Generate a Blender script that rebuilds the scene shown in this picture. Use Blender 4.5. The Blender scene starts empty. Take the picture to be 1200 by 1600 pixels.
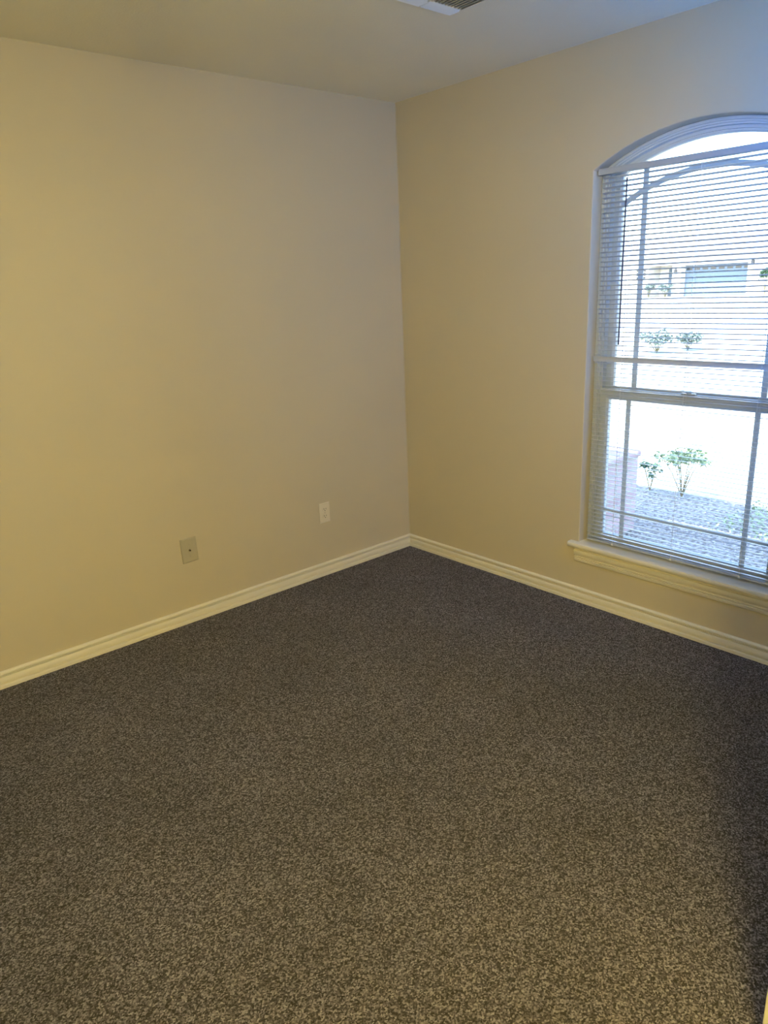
import bpy, bmesh, math, random
from math import pi, sin, cos, sqrt, radians
from mathutils import Vector, Matrix
from mathutils.geometry import tessellate_polygon
random.seed(7)
S = bpy.context.scene
COL = S.collection

# ------------------------------------------------------------------ camera
cam_d = bpy.data.cameras.new('camera'); cam = bpy.data.objects.new('camera', cam_d); COL.objects.link(cam)
Rr = Vector((0.74928502, -0.66087686, -0.04258807)); Uu = Vector((0.2272243, 0.19615106, 0.95388358)); Ff = Vector((0.62204589, 0.72440772, -0.29714033))
M = Matrix((( Rr.x, Uu.x, -Ff.x), (Rr.y, Uu.y, -Ff.y), (Rr.z, Uu.z, -Ff.z))).to_4x4()
M.translation = Vector((-2.8715, -3.10873, 1.53445)); cam.matrix_world = M
cam_d.sensor_fit = 'VERTICAL'; cam_d.sensor_height = 24.0; cam_d.lens = 24.0 * 1133.572 / 1600.0
cam_d.clip_start = 0.02; cam_d.clip_end = 500
S.camera = cam

# ------------------------------------------------------------------ look, daylight and added blue fill
S.view_settings.view_transform = 'Standard'; S.view_settings.look = 'None'
S.view_settings.gamma = 1.0; S.view_settings.exposure = 0.0; S.view_settings.use_curve_mapping = False
S.cycles.max_bounces = 12; S.cycles.diffuse_bounces = 6; S.cycles.glossy_bounces = 3
S.cycles.transparent_max_bounces = 16; S.cycles.transmission_bounces = 6
S.cycles.sample_clamp_indirect = 12.0; S.cycles.caustics_reflective = False; S.cycles.caustics_refractive = False
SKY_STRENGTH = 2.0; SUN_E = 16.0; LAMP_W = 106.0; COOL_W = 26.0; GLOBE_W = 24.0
w = bpy.data.worlds.new('sky'); S.world = w; w.use_nodes = True
nt = w.node_tree; bgn = nt.nodes['Background']
sky = nt.nodes.new('ShaderNodeTexSky'); sky.sky_type = 'NISHITA'; sky.sun_disc = False
sky.sun_elevation = radians(56); sky.sun_rotation = radians(270); sky.altitude = 100; sky.air_density = 1.0; sky.dust_density = 1.2
nt.links.new(sky.outputs[0], bgn.inputs[0]); bgn.inputs[1].default_value = SKY_STRENGTH
sd = bpy.data.lights.new('sun', 'SUN'); sd.energy = SUN_E; sd.angle = radians(0.53); sd.color = (1.0, 0.95, 0.87)
sun = bpy.data.objects.new('sun', sd); COL.objects.link(sun)
sun.rotation_euler = Vector((cos(radians(56)) * 0.985, cos(radians(56)) * -0.17, -sin(radians(56)))).to_track_quat('-Z', 'Y').to_euler()
# light portal in the window hole: guides the sampling of the sky, gives off nothing itself
pd = bpy.data.lights.new('window_portal', 'AREA'); pd.shape = 'RECTANGLE'; pd.size = 0.95; pd.size_y = 1.80
pd.cycles.is_portal = True
po = bpy.data.objects.new('window_portal', pd); COL.objects.link(po)
po.matrix_world = Matrix.Translation((0.165, -1.663, 1.19)) @ Matrix(((0, 0, 1, 0), (1, 0, 0, 0), (0, 1, 0, 0), (0, 0, 0, 1)))

# added blue fill light, stands in for lens flare on the window wall
cd_ = bpy.data.lights.new('rear_blue_fill', 'AREA'); cd_.shape = 'RECTANGLE'; cd_.size = 0.50; cd_.size_y = 1.30
cd_.energy = COOL_W; cd_.color = (0.0, 0.27, 1.0); cd_.spread = radians(160)
co = bpy.data.objects.new('rear_blue_fill', cd_); COL.objects.link(co)
co.location = (-0.40, -2.86, 1.60); co.rotation_euler = Vector((1.2, 1, 0.15)).to_track_quat('-Z', 'Z').to_euler()

H = 2.44          # ceiling height
WC, WW, WR, WZ = -1.663, 0.455, 0.900, 1.180   # window centre, half width, arch radius, arch centre height
WB = 0.309        # bottom of the window opening (top of the stool)

# ------------------------------------------------------------------ materials
def new_mat(name):
    m = bpy.data.materials.new(name); m.use_nodes = True
    n = m.node_tree.nodes; return m, n, m.node_tree.links, n['Principled BSDF']
def plain(name, col, rough=0.5, metal=0.0, spec=0.5, bump=None, bscale=200, bdist=0.0005):
    m, n, l, b = new_mat(name)
    b.inputs['Base Color'].default_value = (*col, 1); b.inputs['Roughness'].default_value = rough
    b.inputs['Metallic'].default_value = metal; b.inputs['Specular IOR Level'].default_value = spec
    if bump:
        tc = n.new('ShaderNodeTexCoord'); nz = n.new('ShaderNodeTexNoise'); nz.inputs['Scale'].default_value = bscale
        nz.inputs['Detail'].default_value = 3
        bp = n.new('ShaderNodeBump'); bp.inputs['Strength'].default_value = bump; bp.inputs['Distance'].default_value = bdist
        l.new(tc.outputs['Object'], nz.inputs['Vector']); l.new(nz.outputs['Fac'], bp.inputs['Height']); l.new(bp.outputs[0], b.inputs['Normal'])
    return m
def mottled(name, c1, c2, scale, rough=0.9, bump=0.0, bscale=None, bdist=0.01, detail=4):
    m, n, l, b = new_mat(name)
    tc = n.new('ShaderNodeTexCoord'); nz = n.new('ShaderNodeTexNoise'); nz.inputs['Scale'].default_value = scale; nz.inputs['Detail'].default_value = detail
    cr = n.new('ShaderNodeValToRGB'); cr.color_ramp.elements[0].position = 0.35; cr.color_ramp.elements[1].position = 0.65
    cr.color_ramp.elements[0].color = (*c1, 1); cr.color_ramp.elements[1].color = (*c2, 1)
    l.new(tc.outputs['Object'], nz.inputs['Vector']); l.new(nz.outputs['Fac'], cr.inputs[0]); l.new(cr.outputs[0], b.inputs['Base Color'])
    b.inputs['Roughness'].default_value = rough; b.inputs['Specular IOR Level'].default_value = 0.2
    if bump:
        n2 = n.new('ShaderNodeTexNoise'); n2.inputs['Scale'].default_value = bscale or scale; n2.inputs['Detail'].default_value = 3
        bp = n.new('ShaderNodeBump'); bp.inputs['Strength'].default_value = bump; bp.inputs['Distance'].default_value = bdist
        l.new(tc.outputs['Object'], n2.inputs['Vector']); l.new(n2.outputs['Fac'], bp.inputs['Height']); l.new(bp.outputs[0], b.inputs['Normal'])
    return m
def wall_paint(name, c):
    # rolled paint on orange peel texture, with very slight blotches of the paint itself
    m = mottled(name, tuple(x * 0.975 for x in c), c, 1.6, rough=0.62, bump=0.25, bscale=170, bdist=0.0008, detail=2)
    return m
M_WALL = wall_paint('beige wall paint', (0.60, 0.54, 0.42))
M_CEIL = mottled('ceiling paint', (0.87, 0.83, 0.68), (0.89, 0.85, 0.70), 2.0, rough=0.9, bump=0.5, bscale=120, bdist=0.0012)
M_TRIM = plain('cream trim paint', (0.80, 0.765, 0.67), 0.38, bump=0.12, bscale=60, bdist=0.0006)
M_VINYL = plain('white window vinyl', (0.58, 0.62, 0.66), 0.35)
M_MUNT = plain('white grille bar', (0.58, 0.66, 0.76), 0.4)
M_CASE = plain('white casing paint', (0.72, 0.73, 0.68), 0.4)
M_EXT = plain('exterior sheathing', (0.55, 0.5, 0.45), 0.9)
M_PLATE_W = plain('ivory wall plate plastic', (0.76, 0.70, 0.58), 0.3)
M_PLATE_T = plain('painted wall plate', (0.46, 0.43, 0.33), 0.45)
M_DARK = plain('dark slot', (0.015, 0.012, 0.01), 0.7)
M_SCREW = plain('screw metal', (0.45, 0.42, 0.36), 0.35, 0.8)
M_BRASS = plain('jack metal', (0.30, 0.25, 0.17), 0.3, 0.9)
M_FLANGE = plain('painted register flange', (0.66, 0.64, 0.58), 0.5)
M_VENT = plain('white register enamel', (0.80, 0.79, 0.75), 0.35)
M_CORD = plain('white blind cord', (0.82, 0.82, 0.80), 0.8)
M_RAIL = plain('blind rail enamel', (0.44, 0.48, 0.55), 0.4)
def slat_mat():
    m, n, l, b = new_mat('blind slat vinyl')
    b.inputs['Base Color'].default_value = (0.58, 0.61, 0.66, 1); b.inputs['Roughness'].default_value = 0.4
    t = n.new('ShaderNodeBsdfTranslucent'); t.inputs[0].default_value = (0.7, 0.76, 0.85, 1)
    mx = n.new('ShaderNodeMixShader'); mx.inputs[0].default_value = 0.06
    l.new(b.outputs[0], mx.inputs[1]); l.new(t.outputs[0], mx.inputs[2]); l.new(mx.outputs[0], n['Material Output'].inputs[0])
    return m
M_SLAT = slat_mat()
def clear(name, tint, rough=0.0, refl=0.08):
    m, n, l, b = new_mat(name)
    tr = n.new('ShaderNodeBsdfTransparent'); tr.inputs[0].default_value = (*tint, 1)
    gl = n.new('ShaderNodeBsdfGlossy'); gl.inputs['Roughness'].default_value = rough
    fr = n.new('ShaderNodeFresnel'); fr.inputs[0].default_value = 1.45
    mx = n.new('ShaderNodeMixShader')
    l.new(fr.outputs[0], mx.inputs[0]); l.new(tr.outputs[0], mx.inputs[1]); l.new(gl.outputs[0], mx.inputs[2]); l.new(mx.outputs[0], n['Material Output'].inputs[0])
    return m
M_GLASS = clear('window glass', (0.93, 0.96, 0.98))
M_WAND = plain('smoky acrylic wand', (0.10, 0.10, 0.13), 0.25)
def carpet_mat():
    m, n, l, b = new_mat('frieze carpet')
    tc = n.new('ShaderNodeTexCoord')
    wob = n.new('ShaderNodeTexNoise'); wob.inputs['Scale'].default_value = 240; wob.inputs['Detail'].default_value = 2
    vs = n.new('ShaderNodeVectorMath'); vs.operation = 'SCALE'; vs.inputs['Scale'].default_value = 0.004
    va = n.new('ShaderNodeVectorMath'); va.operation = 'ADD'
    l.new(tc.outputs['Object'], wob.inputs['Vector']); l.new(wob.outputs['Color'], vs.inputs[0]); l.new(vs.outputs[0], va.inputs[0]); l.new(tc.outputs['Object'], va.inputs[1])
    vo = n.new('ShaderNodeTexVoronoi'); vo.inputs['Scale'].default_value = 270; l.new(va.outputs[0], vo.inputs['Vector'])
    fine = n.new('ShaderNodeTexNoise'); fine.inputs['Scale'].default_value = 225; fine.inputs['Detail'].default_value = 5; fine.inputs['Roughness'].default_value = 0.75
    l.new(va.outputs[0], fine.inputs['Vector'])
    sep = n.new('ShaderNodeSeparateColor'); l.new(vo.outputs['Color'], sep.inputs[0])
    mix = n.new('ShaderNodeMix'); mix.data_type = 'FLOAT'; mix.inputs[0].default_value = 0.55
    l.new(sep.outputs[0], mix.inputs[2]); l.new(fine.outputs['Fac'], mix.inputs[3])
    cr = n.new('ShaderNodeValToRGB'); e = cr.color_ramp.elements
    e[0].position = 0.28; e[0].color = (0.017, 0.0145, 0.0125, 1)
    e[1].position = 0.80; e[1].color = (0.46, 0.445, 0.54, 1)
    for p, c in ((0.40, (0.042, 0.039, 0.046)), (0.52, (0.110, 0.102, 0.128)), (0.64, (0.235, 0.221, 0.275))):
        x = e.new(p); x.color = (*c, 1)
    l.new(mix.outputs[0], cr.inputs[0])
    # broad brushed patches of the pile
    big = n.new('ShaderNodeTexNoise'); big.inputs['Scale'].default_value = 2.2; big.inputs['Detail'].default_value = 4; l.new(tc.outputs['Object'], big.inputs['Vector'])
    mr = n.new('ShaderNodeMapRange'); mr.inputs[1].default_value = 0.3; mr.inputs[2].default_value = 0.7; mr.inputs[3].default_value = 0.80; mr.inputs[4].default_value = 1.06
    l.new(big.outputs['Fac'], mr.inputs[0])
    mul = n.new('ShaderNodeVectorMath'); mul.operation = 'SCALE'; l.new(cr.outputs[0], mul.inputs[0]); l.new(mr.outputs[0], mul.inputs['Scale'])
    l.new(mul.outputs[0], b.inputs['Base Color'])
    b.inputs['Roughness'].default_value = 0.95; b.inputs['Specular IOR Level'].default_value = 0.05
    b.inputs['Sheen Weight'].default_value = 0.15
    bp = n.new('ShaderNodeBump'); bp.inputs['Strength'].default_value = 1.0; bp.inputs['Distance'].default_value = 0.009
    l.new(mix.outputs[0], bp.inputs['Height']); l.new(bp.outputs[0], b.inputs['Normal'])
    return m
M_CARPET = carpet_mat()
def brick_mat():
    m, n, l, b = new_mat('red brick')
    tc = n.new('ShaderNodeTexCoord'); mp = n.new('ShaderNodeMapping'); mp.inputs['Rotation'].default_value = (pi / 2, 0, 0)
    bt = n.new('ShaderNodeTexBrick'); bt.inputs['Scale'].default_value = 1.0
    bt.inputs['Brick Width'].default_value = 0.2; bt.inputs['Row Height'].default_value = 0.075; bt.inputs['Mortar Size'].default_value = 0.01
    bt.inputs['Color1'].default_value = (0.34, 0.24, 0.25, 1); bt.inputs['Color2'].default_value = (0.42, 0.31, 0.32, 1); bt.inputs['Mortar'].default_value = (0.34, 0.30, 0.28, 1)
    sx = n.new('ShaderNodeSeparateXYZ'); cx = n.new('ShaderNodeCombineXYZ'); ad = n.new('ShaderNodeMath')
    l.new(tc.outputs['Object'], sx.inputs[0]); l.new(sx.outputs[0], ad.inputs[0]); l.new(sx.outputs[1], ad.inputs[1])
    l.new(ad.outputs[0], cx.inputs[0]); l.new(sx.outputs[2], cx.inputs[1]); l.new(cx.outputs[0], bt.inputs['Vector'])
    l.new(bt.outputs['Color'], b.inputs['Base Color']); b.inputs['Roughness'].default_value = 0.9
    return m
M_BRICK = brick_mat()
M_LAWN = mottled('dry lawn', (0.33, 0.33, 0.24), (0.42, 0.41, 0.33), 3.0, bump=0.6, bscale=60, bdist=0.02)
M_MULCH = mottled('mulch', (0.10, 0.09, 0.085), (0.42, 0.40, 0.38), 38.0, bump=1.0, bscale=60, bdist=0.03)
M_CONC = mottled('concrete', (0.50, 0.49, 0.46), (0.58, 0.57, 0.54), 6.0)
M_ASPH = mottled('asphalt', (0.30, 0.30, 0.30), (0.36, 0.36, 0.36), 20.0)
M_LEAF = mottled('green leaf', (0.22, 0.30, 0.16), (0.34, 0.42, 0.26), 20.0, rough=0.5)
M_LEAF2 = mottled('dark leaf', (0.04, 0.09, 0.05), (0.10, 0.17, 0.10), 12.0, rough=0.6)
M_LEAF3 = mottled('sage leaf', (0.13, 0.17, 0.15), (0.22, 0.27, 0.24), 12.0, rough=0.7)
M_STEM = plain('stem', (0.18, 0.15, 0.08), 0.8)
M_HWALL = plain('pale house wall', (0.62, 0.58, 0.52), 0.9)
M_HROOF = mottled('shingle roof', (0.26, 0.25, 0.24), (0.34, 0.33, 0.32), 10.0)
M_GAR = plain('blue grey garage door', (0.13, 0.165, 0.20), 0.6, spec=0.1)
M_HGLASS = plain('dark house glass', (0.02, 0.025, 0.03), 0.15)
M_BLACK = plain('black iron', (0.02, 0.02, 0.02), 0.5)

# ------------------------------------------------------------------ mesh helpers
def link(o, parent=None):
    COL.objects.link(o)
    if parent is not None: o.parent = parent
    return o
def mesh_obj(name, verts, faces, m, parent=None, smooth=False):
    me = bpy.data.meshes.new(name); me.from_pydata([tuple(v) for v in verts], [], faces); me.validate(); me.update()
    bm = bmesh.new(); bm.from_mesh(me); bmesh.ops.recalc_face_normals(bm, faces=bm.faces); bm.to_mesh(me); bm.free()
    me.materials.append(m)
    if smooth:
        for p in me.polygons: p.use_smooth = True
        try: me.set_sharp_from_angle(angle=radians(35))
        except Exception: pass
    return link(bpy.data.objects.new(name, me), parent)
class MB:
    def __init__(s): s.v = []; s.f = []
    def add(s, v, f):
        o = len(s.v); s.v += [tuple(x) for x in v]; s.f += [tuple(i + o for i in q) for q in f]
    def box(s, x0, x1, y0, y1, z0, z1, mat=None):
        v = [Vector((x, y, z)) for x in (x0, x1) for y in (y0, y1) for z in (z0, z1)]
        if mat is not None: v = [mat @ q for q in v]
        s.add(v, [(0, 1, 3, 2), (4, 6, 7, 5), (0, 4, 5, 1), (2, 3, 7, 6), (0, 2, 6, 4), (1, 5, 7, 3)])
    def tube(s, pts, r, n=6, cap=True):
        pts = [Vector(p) for p in pts]; rs = r if isinstance(r, (list, tuple)) else [r] * len(pts)
        rings = []
        for i, p in enumerate(pts):
            d = (pts[min(i + 1, len(pts) - 1)] - pts[max(i - 1, 0)]).normalized()
            a = Vector((0, 0, 1)) if abs(d.z) < 0.9 else Vector((1, 0, 0))
            u = d.cross(a).normalized(); q = d.cross(u)
            rings.append([p + (u * cos(2 * pi * k / n) + q * sin(2 * pi * k / n)) * rs[i] for k in range(n)])
        v = [x for R_ in rings for x in R_]; f = []
        for i in range(len(pts) - 1):
            for k in range(n): f.append((i * n + k, i * n + (k + 1) % n, (i + 1) * n + (k + 1) % n, (i + 1) * n + k))
        if cap: f.append(tuple(range(n))); f.append(tuple((len(pts) - 1) * n + k for k in range(n)))
        s.add(v, f)
    def build(s, name, m, parent=None, smooth=False): return mesh_obj(name, s.v, s.f, m, parent, smooth)
def bevel(o, wd, seg=2):
    me = o.data; bm = bmesh.new(); bm.from_mesh(me)
    es = [e for e in bm.edges if len(e.link_faces) == 2 and e.calc_face_angle(0) > radians(40)]
    bmesh.ops.bevel(bm, geom=es, offset=wd, segments=seg, affect='EDGES', profile=0.5, clamp_overlap=True)
    bm.to_mesh(me); bm.free(); return o
def box_obj(name, x0, x1, y0, y1, z0, z1, m, parent=None, bev=0):
    b = MB(); b.box(x0, x1, y0, y1, z0, z1); o = b.build(name, m, parent)
    if bev: bevel(o, bev)
    return o
def empty(name, loc=(0, 0, 0)):
    o = bpy.data.objects.new(name, None); o.location = loc; o.empty_display_size = 0.1; return link(o)
def tag(o, label=None, cat=None, group=None, kind=None):
    if label: o['label'] = label
    if cat: o['category'] = cat
    if group: o['group'] = group
    if kind: o['kind'] = kind
    return o
def struct(o): o['kind'] = 'structure'; return o
def sweep_profile(prof, a, b, along, wall_dir):
    """profile (t, z) swept from a to b along 'x' or 'y'; t measured into the room along wall_dir."""
    vs = []; n = len(prof)
    for s, off in ((a, 0), (b, 1)):
        for t, z in prof:
            if along == 'x': vs.append((s, wall_dir * t, z))
            else: vs.append((wall_dir * t, s, z))
    f = [(i, (i + 1) % n, n + (i + 1) % n, n + i) for i in range(n)] + [tuple(range(n)), tuple(range(n, 2 * n))]
    return vs, f

# window shaped outlines ------------------------------------------------
def outline(dw=0.0, dr=0.0, zb=WB, n=40):
    hw = WW + dw; r = WR + dr
    a1 = math.asin(min(1, hw / r)); pts = [(WC - hw, zb), (WC + hw, zb)]
    for i in range(n + 1):
        a = a1 - 2 * a1 * i / n
        pts.append((WC + r * sin(a), WZ + r * cos(a)))
    return pts                # list of (y, z): bottom right, bottom left, then the arch
def rect(y0, y1, z0, z1): return [(y0, z0), (y1, z0), (y1, z1), (y0, z1)]
def ring_solid(rings):
    """rings: list of (x, outline) closed loop, bridged in turn (last to first)."""
    n = len(rings[0][1]); v = [(x, y, z) for x, o in rings for y, z in o]; f = []
    k = len(rings)
    for i in range(k):
        j = (i + 1) % k
        for q in range(n): f.append((i * n + q, i * n + (q + 1) % n, j * n + (q + 1) % n, j * n + q))
    return v, f
def slab_outline(o, x0, x1):
    n = len(o); v = [(x0, y, z) for y, z in o] + [(x1, y, z) for y, z in o]
    tri = tessellate_polygon([[Vector((y, z, 0)) for y, z in o]])
    f = [tuple(t) for t in tri] + [tuple(i + n for i in t) for t in tri] + [(i, (i + 1) % n, n + (i + 1) % n, n + i) for i in range(n)]
    return v, f

# ------------------------------------------------------------------ room shell
XB, YB, XL, YE = -2.0, -2.765, -3.45, -4.3
struct(box_obj('floor', XL, 0.0, YE, 0.0, -0.10, 0.0, M_CARPET))
struct(box_obj('ceiling', XL, 0.16, YE, 0.14, H, H + 0.12, M_CEIL))
struct(box_obj('wall_left', XL, 0.0, 0.0, 0.14, -0.1, H, M_WALL))
# window wall with its arched hole and softly rounded drywall edge
def window_wall():
    o = outline(); n = len(o)
    outer = [(0.14, -0.1), (YE, -0.1), (YE, H), (0.14, H)]
    rr = 0.006; v = []; f = []
    zb = WB - 0.012
    rings = [(0.0, outline(rr, rr, zb - rr))]
    for k in range(1, 5):
        a = pi / 2 * k / 4
        d = rr - rr * sin(a); rings.append((rr - rr * cos(a), outline(d, d, zb - d)))
    rings.append((0.17, outline(0, 0, zb)))
    for x, oo in rings: v += [(x, y, z) for y, z in oo]
    for i in range(len(rings) - 1):
        for q in range(n): f.append((i * n + q, i * n + (q + 1) % n, (i + 1) * n + (q + 1) % n, (i + 1) * n + q))
    for x, ring, base in ((0.0, rings[0][1], 0), (0.17, rings[-1][1], (len(rings) - 1) * n)):
        st = len(v); v += [(x, y, z) for y, z in outer]
        tri = tessellate_polygon([[Vector((y, z, 0)) for y, z in outer], [Vector((y, z, 0)) for y, z in ring]])
        for t in tri: f.append(tuple(st + i if i < 4 else base + i - 4 for i in t))
        if x == 0.0: s0 = st
        else:
            for i in range(4): f.append((s0 + i, s0 + (i + 1) % 4, st + (i + 1) % 4, st + i))
    return mesh_obj('wall_right', v, f, M_WALL, smooth=True)
struct(window_wall())
# rear wall with the cased opening the picture is taken from, and the space behind it
TX0, TX1, TZ0, TZ1 = -0.95, -0.15, 0.85, 2.30      # made-up window for the blue fill light, in the rear wall
b = MB(); b.box(-1.585, TX0, YB - 0.115, YB, -0.1, H); b.box(TX1, 0.0, YB - 0.115, YB, -0.1, H); b.box(TX0, TX1, YB - 0.115, YB, -0.1, TZ0); b.box(TX0, TX1, YB - 0.115, YB, TZ1, H); b.box(-3.15, -1.585, YB - 0.115, YB, 2.05, H); b.box(XL, -3.15, YB - 0.115, YB, -0.1, H)
struct(b.build('wall_back', M_WALL))
struct(box_obj('wall_side', XL - 0.12, XL, YE, 0.14, -0.1, H, M_WALL))
struct(box_obj('wall_rear', XL, 0.16, YE - 0.12, YE, -0.1, H, M_WALL))
b = MB(); b.box(-1.600, -1.530, YB, YB + 0.017, 0, 2.11); b.box(-3.20, -3.13, YB, YB + 0.016, 0, 2.11); b.box(-3.13, -1.600, YB, YB + 0.017, 2.04, 2.11)
b.box(-1.600, -1.585, YB - 0.115, YB, 0, 2.05); b.box(-3.15, -3.132, YB - 0.115, YB, 0, 2.05)
o = bevel(b.build('trim_3', M_CASE), 0.003); struct(o)

BASE = [(0, 0), (0.0165, 0), (0.0165, 0.0130), (0.0150, 0.0150), (0.0050, 0.0160), (0.0050, 0.0245), (0.0128, 0.0250), (0.0132, 0.0310),
        (0.0122, 0.0430), (0.0095, 0.0495), (0.0030, 0.0500), (0.0030, 0.0530), (0.0090, 0.0534), (0.0090, 0.0557), (0.0030, 0.0562), (0.0030, 0.0592), (0.0108, 0.0596), (0.0108, 0.0665), (0.0070, 0.0718), (0.0040, 0.0733), (0, 0.0733)]
def baseboard(name, a, bb, along, d):
    v, f = sweep_profile(BASE, a, bb, along, d)
    return struct(mesh_obj(name, v, f, M_TRIM, smooth=True))
baseboard('baseboard_left', XL, 0.0, 'x', -1)
baseboard('baseboard_right', YB, -0.0, 'y', -1)
v, f = sweep_profile(BASE, -1.530, 0.0, 'x', 1); o = struct(mesh_obj('baseboard_back', [(x, y + YB, z) for x, y, z in v], f, M_TRIM, smooth=True))

# corner joint: a slightly wavering bead of joint compound under the paint
b = MB(); pts = []; zz = 0.074
while zz < H - 0.01:
    pts.append((-0.0012 - 0.0012 * sin(zz * 9) , -0.0012 + 0.001 * sin(zz * 5 + 1), zz)); zz += 0.05
b.tube(pts, [0.0022 + 0.0008 * sin(i * 1.9) for i in range(len(pts))], 6)
struct(b.build('trim_4', M_WALL, smooth=True))

# stool and apron under the window
b = MB()
prof = [(-0.024, 0.284), (-0.029, 0.287), (-0.031, 0.2925), (-0.031, 0.3005), (-0.029, 0.306), (-0.024, 0.309)]
yl, yr = -1.163, -2.163
vs = [(x, y, z) for y in (yl, yr) for x, z in ([(0.0, 0.284)] + prof + [(0.0, 0.309)])]
n = 8; b.add(vs, [(i, (i + 1) % n, n + (i + 1) % n, n + i) for i in range(n)] + [tuple(range(n)), tuple(range(n, 2 * n))])
b.box(-0.001, 0.085, WC - WW, WC + WW, 0.288, 0.3088)
struct(b.build('trim_1', M_TRIM, smooth=True))
ap = [(0, 0.284), (0.0165, 0.284), (0.0165, 0.2785), (0.0060, 0.2765), (0.0060, 0.2695), (0.0140, 0.2680), (0.0145, 0.2600), (0.0125, 0.2460), (0.0100, 0.2425), (0.0035, 0.2420), (0.0035, 0.2350), (0.0105, 0.2340),
      (0.0095, 0.2305), (0.0040, 0.2295), (0.0040, 0.2265), (0.0100, 0.2255), (0.0090, 0.2150), (0.0060, 0.2100), (0, 0.2100)]
v, f = sweep_profile(ap, -1.190, -2.136, 'y', -1)
struct(mesh_obj('trim_2', v, f, M_TRIM, smooth=True))

# ------------------------------------------------------------------ window
win = empty('window_1', (0.11, WC, WB)); struct(win)
def wpart(name, vf, m, smooth=True, parent=None):
    v, f = vf; p = parent or win; off = Vector((0.11, WC, WB))
    return mesh_obj(name, [Vector(q) - off for q in v], f, m, p, smooth)
fr = [(0.070, outline()), (0.066, outline(-0.004, -0.003, WB + 0.002)), (0.066, outline(-0.018, -0.012, WB + 0.010)), (0.072, outline(-0.020, -0.014, WB + 0.011)), (0.072, outline(-0.030, -0.020, WB + 0.016)),
      (0.080, outline(-0.031, -0.021, WB + 0.017)), (0.080, outline(-0.038, -0.027, WB + 0.022)), (0.150, outline(-0.038, -0.027, WB + 0.022)), (0.150, outline())]
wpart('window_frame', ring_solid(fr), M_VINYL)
# upper sash, set back, arched
us = [(0.108, outline(-0.036, -0.026, 1.003)), (0.108, outline(-0.052, -0.038, 1.010)), (0.104, outline(-0.054, -0.040, 1.012)), (0.104, outline(-0.066, -0.046, 1.046)), (0.111, outline(-0.075, -0.052, 1.053)), (0.130, outline(-0.075, -0.052, 1.053)), (0.130, outline(-0.036, -0.026, 1.003))]
upper = wpart('upper_sash', ring_solid(us), M_VINYL)
wpart('glass_pane', slab_outline(outline(-0.074, -0.051, 1.052), 0.1225, 0.1232), M_GLASS, False, upper)
# lower sash, in front
yl, yr = WC + WW - 0.038, WC - WW + 0.038; g = 0.038
ls = []
for x, d in ((0.076, 0.0), (0.076, 0.012), (0.072, 0.014), (0.072, 0.028), (0.080, 0.036), (0.102, 0.038), (0.102, 0.0)):
    ls.append((x, rect(yr + d, yl - d, 0.324 + d * 0.72, 1.046 - d * 1.3)))
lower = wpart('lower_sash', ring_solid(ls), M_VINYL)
wpart('glass_pane', slab_outline(rect(yr + 0.036, yl - 0.036, 0.350, 0.999), 0.0862, 0.0869), M_GLASS, False, lower)
def gbar(name, boxes, parent):
    b = MB()
    for q in boxes: b.box(*q)
    v = b.v; return wpart(name, (v, b.f), M_MUNT, False, parent)
hb = 0.0105
for s in (-1, 1):
    gbar('grille_bar', [(0.0805, 0.0855, WC + s * 0.280 - hb, WC + s * 0.280 + hb, 0.351, 0.998)], lower)
gbar('grille_bar', [(0.0800, 0.0850, yr + 0.037, yl - 0.037, 0.459, 0.477)], lower)
for s in (-1, 1):
    gbar('grille_bar', [(0.1165, 0.1215, WC + s * 0.280 - 0.0115, WC + s * 0.280 + 0.0115, 1.053, WZ + sqrt(0.846 ** 2 - 0.27 ** 2) - 0.006)], upper)
a1 = math.asin(0.381 / 0.745); v = []; f = []; N = 36
for i in range(N + 1):
    a = a1 - 2 * a1 * i / N
    for x, r in ((0.116, 0.734), (0.116, 0.757), (0.121, 0.757), (0.121, 0.734)): v.append((x, WC + r * sin(a), WZ + r * cos(a)))
for i in range(N):
    for k in range(4): f.append((4 * i + k, 4 * i + (k + 1) % 4, 4 * i + 4 + (k + 1) % 4, 4 * i + 4 + k))
wpart('grille_bar', (v, f), M_MUNT, True, upper)
# sash lock on the meeting rail
b = MB(); b.box(0.064, 0.078, WC - 0.03, WC + 0.03, 1.046, 1.054); b.tube([(0.071, WC, 1.054), (0.071, WC + 0.0, 1.064)], 0.010, 10); b.box(0.060, 0.070, WC - 0.004, WC + 0.035, 1.058, 1.065)
wpart('sash_lock', (b.v, b.f), M_VINYL, False)

# made-up rear window in front of the blue fill light: frame and pane
w2 = empty('added_window_2', ((TX0 + TX1) / 2, YB - 0.06, TZ0)); struct(w2); hx = (TX1 - TX0) / 2; hz = TZ1 - TZ0
b = MB(); b.box(-hx, hx, -0.03, 0.03, 0, 0.03); b.box(-hx, hx, -0.03, 0.03, hz - 0.03, hz); b.box(-hx, -hx + 0.03, -0.03, 0.03, 0.03, hz - 0.03); b.box(hx - 0.03, hx, -0.03, 0.03, 0.03, hz - 0.03)
b.build('window_frame', M_VINYL, w2)
b = MB(); b.box(-hx + 0.03, hx - 0.03, -0.002, 0.002, 0.03, hz - 0.03); b.build('glass_pane', M_GLASS, w2)

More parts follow.
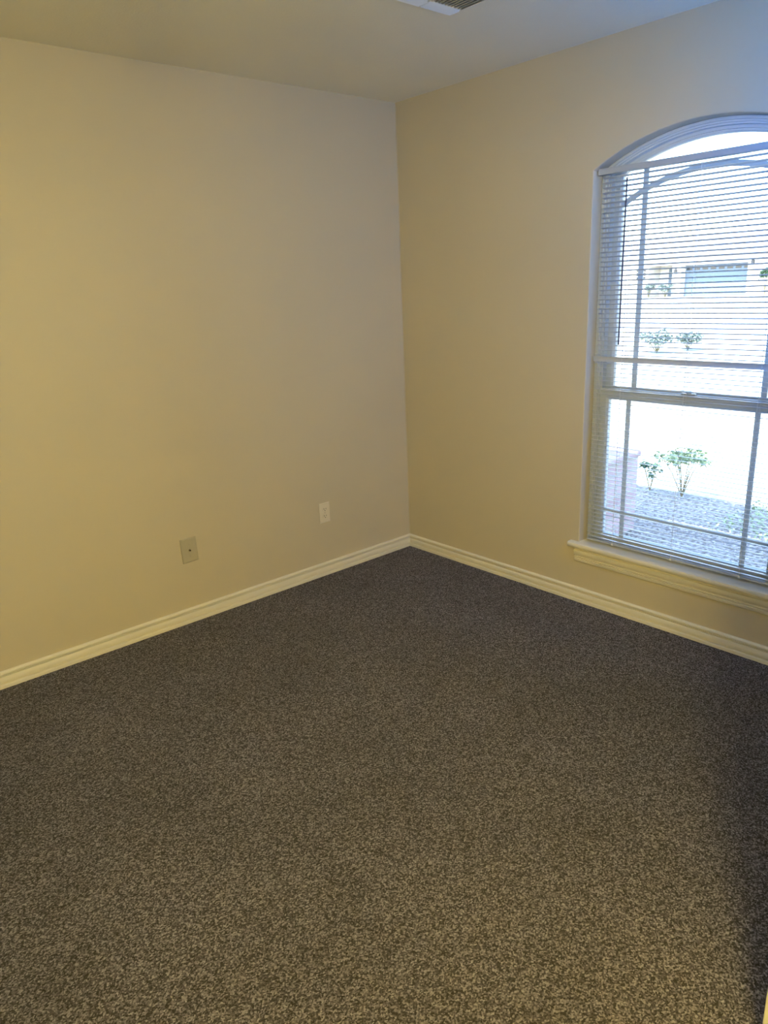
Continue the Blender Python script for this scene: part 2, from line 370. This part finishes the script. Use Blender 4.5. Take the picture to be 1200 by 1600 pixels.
# ------------------------------------------------------------------ mini blind
BX = 0.036; Y0, Y1 = -1.2335, -2.0925
blind = empty('window_blind', (BX, WC, 0.322))
tag(blind, 'white horizontal mini blind, lowered, hanging inside the arched window', 'window blind')
off = Vector((BX, WC, 0.322))
def bpart(name, b, m, smooth=False, parent=None): return mesh_obj(name, [Vector(q) - off for q in b.v], b.f, m, parent or blind, smooth)
b = MB(); hy0, hy1 = -1.2165, -2.1095
b.box(BX - 0.0125, BX - 0.0115, hy1, hy0, 1.938, 1.963); b.box(BX + 0.0115, BX + 0.0125, hy1, hy0, 1.938, 1.963); b.box(BX - 0.0125, BX + 0.0125, hy1, hy0, 1.938, 1.939)
b.box(BX - 0.0140, BX - 0.0115, hy1, hy0, 1.9605, 1.9630)
b.box(BX - 0.013, BX + 0.013, hy0 - 0.001, hy0, 1.9375, 1.9635); b.box(BX - 0.013, BX + 0.013, hy1, hy1 + 0.001, 1.9375, 1.9635)
bpart('headrail', b, M_RAIL)
b = MB(); b.box(BX - 0.0115, BX + 0.0115, Y1, Y0, 0.322, 0.331); o = bpart('bottom_rail', b, M_RAIL); bevel(o, 0.003)
o['label'] = 'bottom rail just above the sill'
def slat_mesh(tilt, y0, y1, dz=0.0, crown=0.0019, hw=0.0125, wav=0.0):
    b = MB(); K = 5; th = 0.0008; NY = 9; ct, st = cos(tilt), sin(tilt); rows = []
    for j in range(NY + 1):
        y = y0 + (y1 - y0) * j / NY; sg = wav * sin(pi * j / NY * 3)
        top = []; bot = []
        for i in range(K + 1):
            u = -1 + 2 * i / K; x = u * hw; z = crown * (1 - u * u)
            for L, zz in ((top, z + th), (bot, z)):
                L.append((x * ct + zz * st, y - WC, -x * st + zz * ct + sg))
        rows.append(top + bot[::-1])
    n = 2 * (K + 1); v = [q for r in rows for q in r]; f = []
    for j in range(NY):
        for k in range(n): f.append((j * n + k, j * n + (k + 1) % n, (j + 1) * n + (k + 1) % n, (j + 1) * n + k))
    f.append(tuple(range(n))); f.append(tuple(NY * n + k for k in range(n)))
    me = bpy.data.meshes.new('slat'); me.from_pydata(v, [], f); me.update(); me.materials.append(M_SLAT)
    bm = bmesh.new(); bm.from_mesh(me); bmesh.ops.recalc_face_normals(bm, faces=bm.faces); bm.to_mesh(me); bm.free()
    for p in me.polygons: p.use_smooth = True
    try: me.set_sharp_from_angle(angle=radians(40))
    except Exception: pass
    return me
TILT = radians(11.5)
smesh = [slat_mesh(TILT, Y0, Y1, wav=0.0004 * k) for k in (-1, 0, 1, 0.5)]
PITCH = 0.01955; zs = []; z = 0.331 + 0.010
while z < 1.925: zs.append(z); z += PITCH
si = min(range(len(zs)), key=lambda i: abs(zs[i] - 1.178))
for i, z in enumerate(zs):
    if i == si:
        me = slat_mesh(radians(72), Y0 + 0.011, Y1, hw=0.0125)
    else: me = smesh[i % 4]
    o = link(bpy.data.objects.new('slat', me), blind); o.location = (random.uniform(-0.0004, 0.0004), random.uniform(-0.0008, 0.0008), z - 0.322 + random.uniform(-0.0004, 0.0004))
    if i == si: o['label'] = 'slat flipped nearly upright, showing its face as a dark band'; o.location.x = -0.004
for yc in (-1.372, WC, -1.961):
    b = MB()
    for dx in (-0.0128, 0.0128): b.tube([(BX + dx, yc, 0.331), (BX + dx, yc, 1.94)], 0.00045, 5)
    b.tube([(BX, yc + 0.006, 0.331), (BX, yc + 0.006, 1.94)], 0.0007, 5)
    for z in zs: b.box(BX - 0.0128, BX + 0.0128, yc - 0.0004, yc + 0.0004, z - 0.0012, z - 0.0005)
    bpart('ladder_cord', b, M_CORD)
    b = MB(); b.tube([(BX, yc, 0.3195), (BX, yc, 0.3222)], 0.004, 10); b.box(BX - 0.0135, BX - 0.0115, yc - 0.004, yc + 0.004, 0.3215, 0.3325); bpart('cord_button', b, M_CORD)
# wand on its hook, left of the first grille bar
b = MB(); b.tube([(BX - 0.014, -1.356, 1.938), (BX - 0.020, -1.3565, 1.930), (BX - 0.020, -1.357, 1.916)], 0.0015, 6); hk = bpart('wand_hook', b, M_CORD)
b = MB(); b.tube([(BX - 0.020, -1.357, 1.915), (BX - 0.021, -1.357, 1.247)], 0.0040, 6); o = bpart('tilt_wand', b, M_WAND); o['label'] = 'thin dark-looking tilt wand'

# ------------------------------------------------------------------ wall plates on the left wall
def plate_base(b, hw, hh, t=0.0055, bv=0.004):
    v = []; 
    for y, d in ((0, 0.003), (-0.0016, 0.003), (-0.0018, 0), (-t + 0.002, 0), (-t, bv)):
        v += [(sx * (hw - d), y, sz * (hh - d)) for sx, sz in ((-1, -1), (1, -1), (1, 1), (-1, 1))]
    f = [(0, 1, 2, 3), (16, 17, 18, 19)] + [(r * 4 + i, r * 4 + (i + 1) % 4, r * 4 + 4 + (i + 1) % 4, r * 4 + 4 + i) for r in range(4) for i in range(4)]
    b.add(v, f)
out = empty('electrical_outlet', (-0.6347, 0, 0.3589)); tag(out, 'ivory duplex power outlet low on the beige wall, near the corner', 'outlet')
b = MB(); plate_base(b, 0.035, 0.057); b.build('cover_plate', M_PLATE_W, out)
for s in (-1, 1):
    b = MB(); pts = []
    for i in range(24):
        a = 2 * pi * i / 24; pts.append((0.0172 * cos(a), max(-0.0125, min(0.0125, 0.0172 * sin(a)))))
    n = len(pts); v = [(x, -0.005, z + s * 0.0195) for x, z in pts] + [(x, -0.0075, z + s * 0.0195) for x, z in pts]
    b.add(v, [(i, (i + 1) % n, n + (i + 1) % n, n + i) for i in range(n)] + [tuple(range(n)), tuple(range(n, 2 * n))])
    rc = b.build('receptacle_face', M_PLATE_W, out)
    b = MB(); z0 = s * 0.0195
    b.box(-0.0078, -0.0054, -0.0079, -0.0070, z0 - 0.001, z0 + 0.0085); b.box(0.0054, 0.0078, -0.0079, -0.0070, z0, z0 + 0.0075)
    b.tube([(0, -0.0079, z0 - 0.0065), (0, -0.0070, z0 - 0.0065)], 0.0026, 10); b.build('slot', M_DARK, rc)
b = MB(); b.tube([(0, -0.0069, 0), (0, -0.005, 0)], 0.0028, 12); b.build('screw', M_SCREW, out)
cx = empty('cable_wall_plate', (-1.4475, 0, 0.3658)); cx.rotation_euler = (0, radians(-1.5), 0)
tag(cx, 'tan painted wall plate with a single coaxial cable jack, left of the outlet', 'wall plate')
b = MB(); plate_base(b, 0.0405, 0.0600, t=0.0085, bv=0.004); b.build('cover_plate', M_PLATE_T, cx)
b = MB(); b.tube([(0, -0.008, 0), (0, -0.0100, 0)], 0.0062, 6); b.tube([(0, -0.0098, 0), (0, -0.017, 0)], 0.0042, 12); jk = b.build('cable_jack', M_BRASS, cx)
b = MB(); b.tube([(0, -0.0172, 0), (0, -0.0168, 0)], 0.0028, 10); b.build('jack_hole', M_DARK, jk)
for s in (-1, 1):
    b = MB(); b.tube([(0, -0.0096, s * 0.030), (0, -0.008, s * 0.030)], 0.0030, 12); b.build('screw', M_SCREW, cx)

# ------------------------------------------------------------------ ceiling register
vt = empty('ceiling_vent', (-0.708 - 0.165, -1.069 - 0.125, H)); tag(vt, 'white metal multi-way air register set in the ceiling near the window wall', 'air vent')
HX, HY = 0.165, 0.125
v = []; rings = [(0, 0, 0.0), (0, 0, -0.0012), (0.006, 0.006, -0.0040), (0.012, 0.012, -0.0045), (0.012, 0.012, 0.0)]
for dx, dy, z in rings: v += [(sx * (HX - dx), sy * (HY - dy), z) for sx, sy in ((-1, -1), (1, -1), (1, 1), (-1, 1))]
f = [(r * 4 + i, r * 4 + (i + 1) % 4, ((r + 1) % 5) * 4 + (i + 1) % 4, ((r + 1) % 5) * 4 + i) for r in range(5) for i in range(4)]
mesh_obj('flange', v, f, M_FLANGE, vt)
b = MB(); b.box(-HX + 0.012, HX - 0.012, -HY + 0.012, HY - 0.012, -0.0006, -0.0001); b.build('backing', M_DARK, vt)
b = MB(); b.box(-HX + 0.02, HX - 0.02, 0.0555, 0.0595, -0.010, -0.001); b.box(-HX + 0.02, HX - 0.02, -0.0595, -0.0555, -0.010, -0.001); b.box(-0.002, 0.002, 0.0595, HY - 0.012, -0.010, -0.001)
b.build('divider', M_VENT, vt)
def blade(name, cxy, half, axis, lean):
    b = MB(); R_ = Matrix.Rotation(lean, 4, 'X' if axis == 'x' else 'Y')
    mt = Matrix.Translation((cxy[0], cxy[1], -0.008)) @ R_
    if axis == 'x': b.box(-half, half, -0.0004, 0.0004, -0.0075, 0.0065, mt)
    else: b.box(-0.0004, 0.0004, -half, half, -0.0075, 0.0065, mt)
    return b.build(name, M_VENT, vt)
for k in range(5):
    for s in (-1, 1):
        blade('louver_blade', (s * 0.0765, 0.0690 + k * 0.0095), 0.0735, 'x', radians(48))
for k in range(5):
    blade('louver_blade', (0, -0.0690 - k * 0.0095), 0.150, 'x', radians(-48))
for k in range(20):
    xx = -0.1473 + k * 0.0155; blade('louver_blade', (xx, 0), 0.0555, 'y', radians(48 if xx > 0 else -48))
for s in (-1, 1):
    b = MB(); b.tube([(s * (HX - 0.012), 0, -0.0092), (s * (HX - 0.012), 0, -0.006)], 0.0035, 10); b.build('screw', M_VENT, vt)

# ------------------------------------------------------------------ added fill lamps, unseen: ceiling globe, floor lamp behind the opening
def added_ceiling_lamp(x, y, power, col):
    e = empty('added_ceiling_lamp', (x, y, H)); tag(e, 'added unseen fill light, a round semi-flush ceiling lamp with a frosted glass globe, middle of the room', 'added ceiling lamp')
    b = MB(); b.tube([(0, 0, -0.02), (0, 0, 0)], 0.06, 32); b.tube([(0, 0, -0.11), (0, 0, -0.02)], 0.012, 12); b.build('lamp_base', M_VENT, e, True)
    v = []; f = []; n = 32; Rn = 14
    for i in range(Rn + 1):
        a = -pi / 2 + pi * (0.02 + 0.96 * i / Rn); r = 0.12 * cos(a); z = -0.20 + 0.095 * sin(a)
        v += [(r * cos(2 * pi * k / n), r * sin(2 * pi * k / n), z) for k in range(n)]
    for i in range(Rn):
        for k in range(n): f.append((i * n + k, i * n + (k + 1) % n, (i + 1) * n + (k + 1) % n, (i + 1) * n + k))
    f.append(tuple(range(n)))
    m, nn, l, bs = new_mat('lit frosted glass'); bs.inputs['Emission Color'].default_value = (*col, 1); bs.inputs['Emission Strength'].default_value = power; bs.inputs['Base Color'].default_value = (0.8, 0.8, 0.75, 1)
    mesh_obj('lamp_shade', v, f, m, e, True)
def added_floor_lamp(x, y, z, power, col):
    e = empty('added_floor_lamp', (x, y, 0)); tag(e, 'added unseen fill light, a tall floor lamp with a drum shade, standing behind the opening of the rear wall', 'added floor lamp')
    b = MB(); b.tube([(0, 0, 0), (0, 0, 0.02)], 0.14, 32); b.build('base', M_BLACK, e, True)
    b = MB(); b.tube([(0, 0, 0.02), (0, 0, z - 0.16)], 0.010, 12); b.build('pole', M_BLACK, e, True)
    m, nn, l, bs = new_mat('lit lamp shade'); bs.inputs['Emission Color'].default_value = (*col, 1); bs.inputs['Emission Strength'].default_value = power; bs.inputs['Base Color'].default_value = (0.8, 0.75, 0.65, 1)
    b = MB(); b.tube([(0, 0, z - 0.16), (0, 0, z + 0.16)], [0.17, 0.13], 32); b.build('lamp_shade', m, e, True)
added_ceiling_lamp(-2.15, -1.75, GLOBE_W, (0.85, 1.0, 1.0))  # added neutral fill, lifts the shaded floor and ceiling
added_floor_lamp(-2.98, -3.58, 1.92, LAMP_W, (1.0, 0.775, 0.21))  # added warm fill, placed to light the left wall most

# ------------------------------------------------------------------ outdoors
GZ = -0.24
struct(box_obj('ground_lawn', 0.17, 90, -60, 90, GZ - 0.3, GZ, M_LAWN))
box = box_obj('mulch_bed', 0.175, 2.75, -4.5, 1.8, GZ, GZ + 0.03, M_MULCH); tag(box, 'shaded mulch bed along the house below the window', 'mulch bed', kind='stuff')
struct(box_obj('street', 19, 28, -60, 90, GZ - 0.02, GZ + 0.012, M_ASPH))
struct(box_obj('sidewalk', 15.5, 17.0, -60, 90, GZ - 0.02, GZ + 0.015, M_CONC))
struct(box_obj('driveway', 28, 53, 19.0, 27.0, GZ - 0.02, GZ + 0.016, M_CONC))
struct(box_obj('roof_eave', 0.17, 0.80, -6, 5, 2.62, 2.80, M_EXT))
# brick pier of the porch
pr = empty('brick_pier', (1.50, -0.30, GZ + 0.03)); tag(pr, 'low pinkish brick pier outside, behind the left side of the lower sash', 'brick pier')
b = MB(); b.box(-0.2, 0.2, -0.235, 0.30, 0, 0.535); b.build('pier_body', M_BRICK, pr)
b = MB(); b.box(-0.22, 0.22, -0.25, 0.32, 0.535, 0.575); o = b.build('pier_cap', M_BRICK, pr); bevel(o, 0.012)

def leaves(b, centre, rad, n, size, flat=1.0, seed=0):
    rnd = random.Random(seed)
    for _ in range(n):
        a = rnd.uniform(0, 2 * pi); u = rnd.uniform(-0.4, 1); r = rad * (rnd.random() ** 0.4); s_ = sqrt(max(0, 1 - u * u))
        c = Vector(centre) + Vector((r * s_ * cos(a), r * s_ * sin(a), r * u * flat))
        mt = Matrix.Translation(c) @ Matrix.Rotation(rnd.uniform(0, 2 * pi), 4, 'Z') @ Matrix.Rotation(rnd.uniform(-1.0, 1.0), 4, 'X') @ Matrix.Rotation(rnd.uniform(-0.6, 0.6), 4, 'Y')
        L = size * rnd.uniform(0.7, 1.3); W = L * 0.33
        pts = [(0, 0, 0), (W, L * 0.4, 0.1 * L), (0, L, -0.1 * L), (-W, L * 0.4, 0.1 * L)]
        v = [mt @ Vector(q) for q in pts]; b.add(v, [(0, 1, 2), (0, 2, 3)])
def shrub(name, loc, stems, h, rad, n, size, m, label, seed, group=None):
    e = empty(name, loc); tag(e, label, 'shrub', group); rnd = random.Random(seed)
    sb = MB(); lb = MB()
    for k in range(stems):
        a = 2 * pi * k / stems + rnd.uniform(-0.3, 0.3); r = rad * rnd.uniform(0.2, 0.8); hh = h * rnd.uniform(0.65, 1.0)
        top = Vector((r * cos(a), r * sin(a), hh)); mid = top * 0.5 + Vector((0, 0, h * 0.08))
        sb.tube([(0, 0, 0.012), mid, top], [0.006 * size / 0.05, 0.004 * size / 0.05, 0.002 * size / 0.05], 5)
        leaves(lb, top * 0.93, rad * 0.42, n // stems, size, 0.8, seed * 31 + k)
    sb.build('stem', M_STEM, e); lb.build('foliage', m, e)
shrub('garden_shrub', (2.62, -0.42, GZ + 0.031), 9, 0.42, 0.22, 520, 0.040, M_LEAF, 'light green leafy shrub at the outer edge of the shaded mulch bed', 3)
shrub('young_shrub', (2.62, -0.14, GZ + 0.031), 5, 0.24, 0.12, 140, 0.035, M_LEAF2, 'small dark shrub on the mulch, left of the light green one', 5)
# lit ground cover on the right
b = MB(); rnd = random.Random(9)
for _ in range(1500):
    x = rnd.uniform(1.95, 2.75); y = rnd.uniform(-2.6, -0.95); leaves(b, (x, y, GZ + 0.075), 0.02, 1, 0.03, 0.6, rnd.random())
tag(b.build('ground_cover', M_LEAF, None), 'low yellow-green ground cover growing on the mulch, right of the shrub', 'plants', kind='stuff')
# rounded shrubs standing in for a tree's shadow, seen through the upper sash
shrub('shadow_shrub', (13.3, 5.70, GZ), 12, 0.42, 0.42, 700, 0.08, M_LEAF3, 'low rounded shrub standing in for tree shadow in the front yard, left of two', 11)
shrub('shadow_shrub', (14.2, 5.40, GZ), 12, 0.36, 0.36, 600, 0.08, M_LEAF3, 'low rounded shrub standing in for tree shadow in the front yard, right of two', 12)

# house across the street
HX0 = 53.0
hs = empty('neighbour_house', (HX0, 24, GZ)); tag(hs, 'pale house across the street with a wide blue-grey garage door', 'house')
b = MB(); b.box(0, 9, -8, -3.25, 0, 2.9); b.box(0, 9, 1.75, 2.45, 0, 2.9); b.box(0, 9, -3.25, 1.75, 2.3, 2.9); b.box(0.9, 9, -3.25, 1.75, 0, 2.3)
b.box(1.8, 9, 2.45, 4.45, 0, 2.9); b.box(0, 9, 4.45, 14, 0, 2.9); b.box(0, 1.8, 2.45, 4.45, 2.35, 2.9); b.build('wall', M_HWALL, hs)
g = MB(); g.box(0.7, 0.9, -3.25, 1.75, 0, 2.3); gd = g.build('garage_door', M_GAR, hs)
for k in range(8):
    y = 1.45 - k * 0.62; g = MB(); g.box(0.68, 0.71, y - 0.21, y + 0.21, 1.93, 2.12); g.build('door_light', M_HGLASS, gd)
b = MB(); v = [(-0.5, -8.5, 2.85), (-0.5, 14.5, 2.85), (4.5, 14.5, 4.6), (4.5, -8.5, 4.6), (9.5, -8.5, 2.85), (9.5, 14.5, 2.85)]
b.add(v, [(0, 1, 2, 3), (3, 2, 5, 4), (0, 3, 4), (1, 5, 2), (0, 4, 5, 1)]); b.build('roof', M_HROOF, hs)
b = MB(); b.box(-0.04, 0.01, 4.72 - 0.9, 4.72 + 0.0, 1.3, 2.3)
for k, (y0, y1) in enumerate(((4.62, 5.02), (5.08, 5.48), (5.54, 5.94))):
    pass
wn = MB(); wn.box(-0.03, 0.02, 4.62, 5.52, 1.30, 2.28); wf = wn.build('window', M_HWALL, hs)
for iy in range(3):
    for iz in range(3):
        g = MB(); y = 4.67 + iy * 0.285; z = 1.35 + iz * 0.31; g.box(-0.05, -0.02, y, y + 0.23, z, z + 0.25); g.build('pane', M_HGLASS, wf)
dr = MB(); dr.box(1.72, 1.8, 2.75, 3.65, 0, 2.1); dr.build('front_door', M_GAR, hs)
def lantern(y, z, label):
    e = empty('wall_lantern', (HX0 - 0.12, y, z)); tag(e, label, 'lantern')
    b = MB(); b.box(-0.09, 0.09, -0.09, 0.09, -0.16, 0.12); b.build('lantern_body', M_BLACK, e)
    b = MB(); b.tube([(0, 0, 0.12), (0, 0, 0.22)], [0.11, 0.02], 8); b.tube([(0, 0, 0.2), (0.12, 0, 0.2)], 0.02, 6); b.build('lantern_cap', M_BLACK, e)
lantern(26.15, 1.66, 'black wall lantern left of the garage door across the street')
lantern(20.40, 2.05, 'black wall lantern right of the garage door across the street')
shrub('porch_shrub', (52.3, 27.95, GZ), 10, 0.95, 0.62, 500, 0.16, M_LEAF3, 'dark shrub before the porch across the street, left one', 21)
shrub('porch_shrub', (52.3, 26.55, GZ), 10, 0.90, 0.60, 500, 0.16, M_LEAF3, 'dark shrub before the porch across the street, next to the lantern', 22)
shrub('side_shrub', (50.8, 18.55, GZ), 8, 1.9, 0.7, 500, 0.2, M_LEAF2, 'tall dark shrub right of the garage across the street', 23)
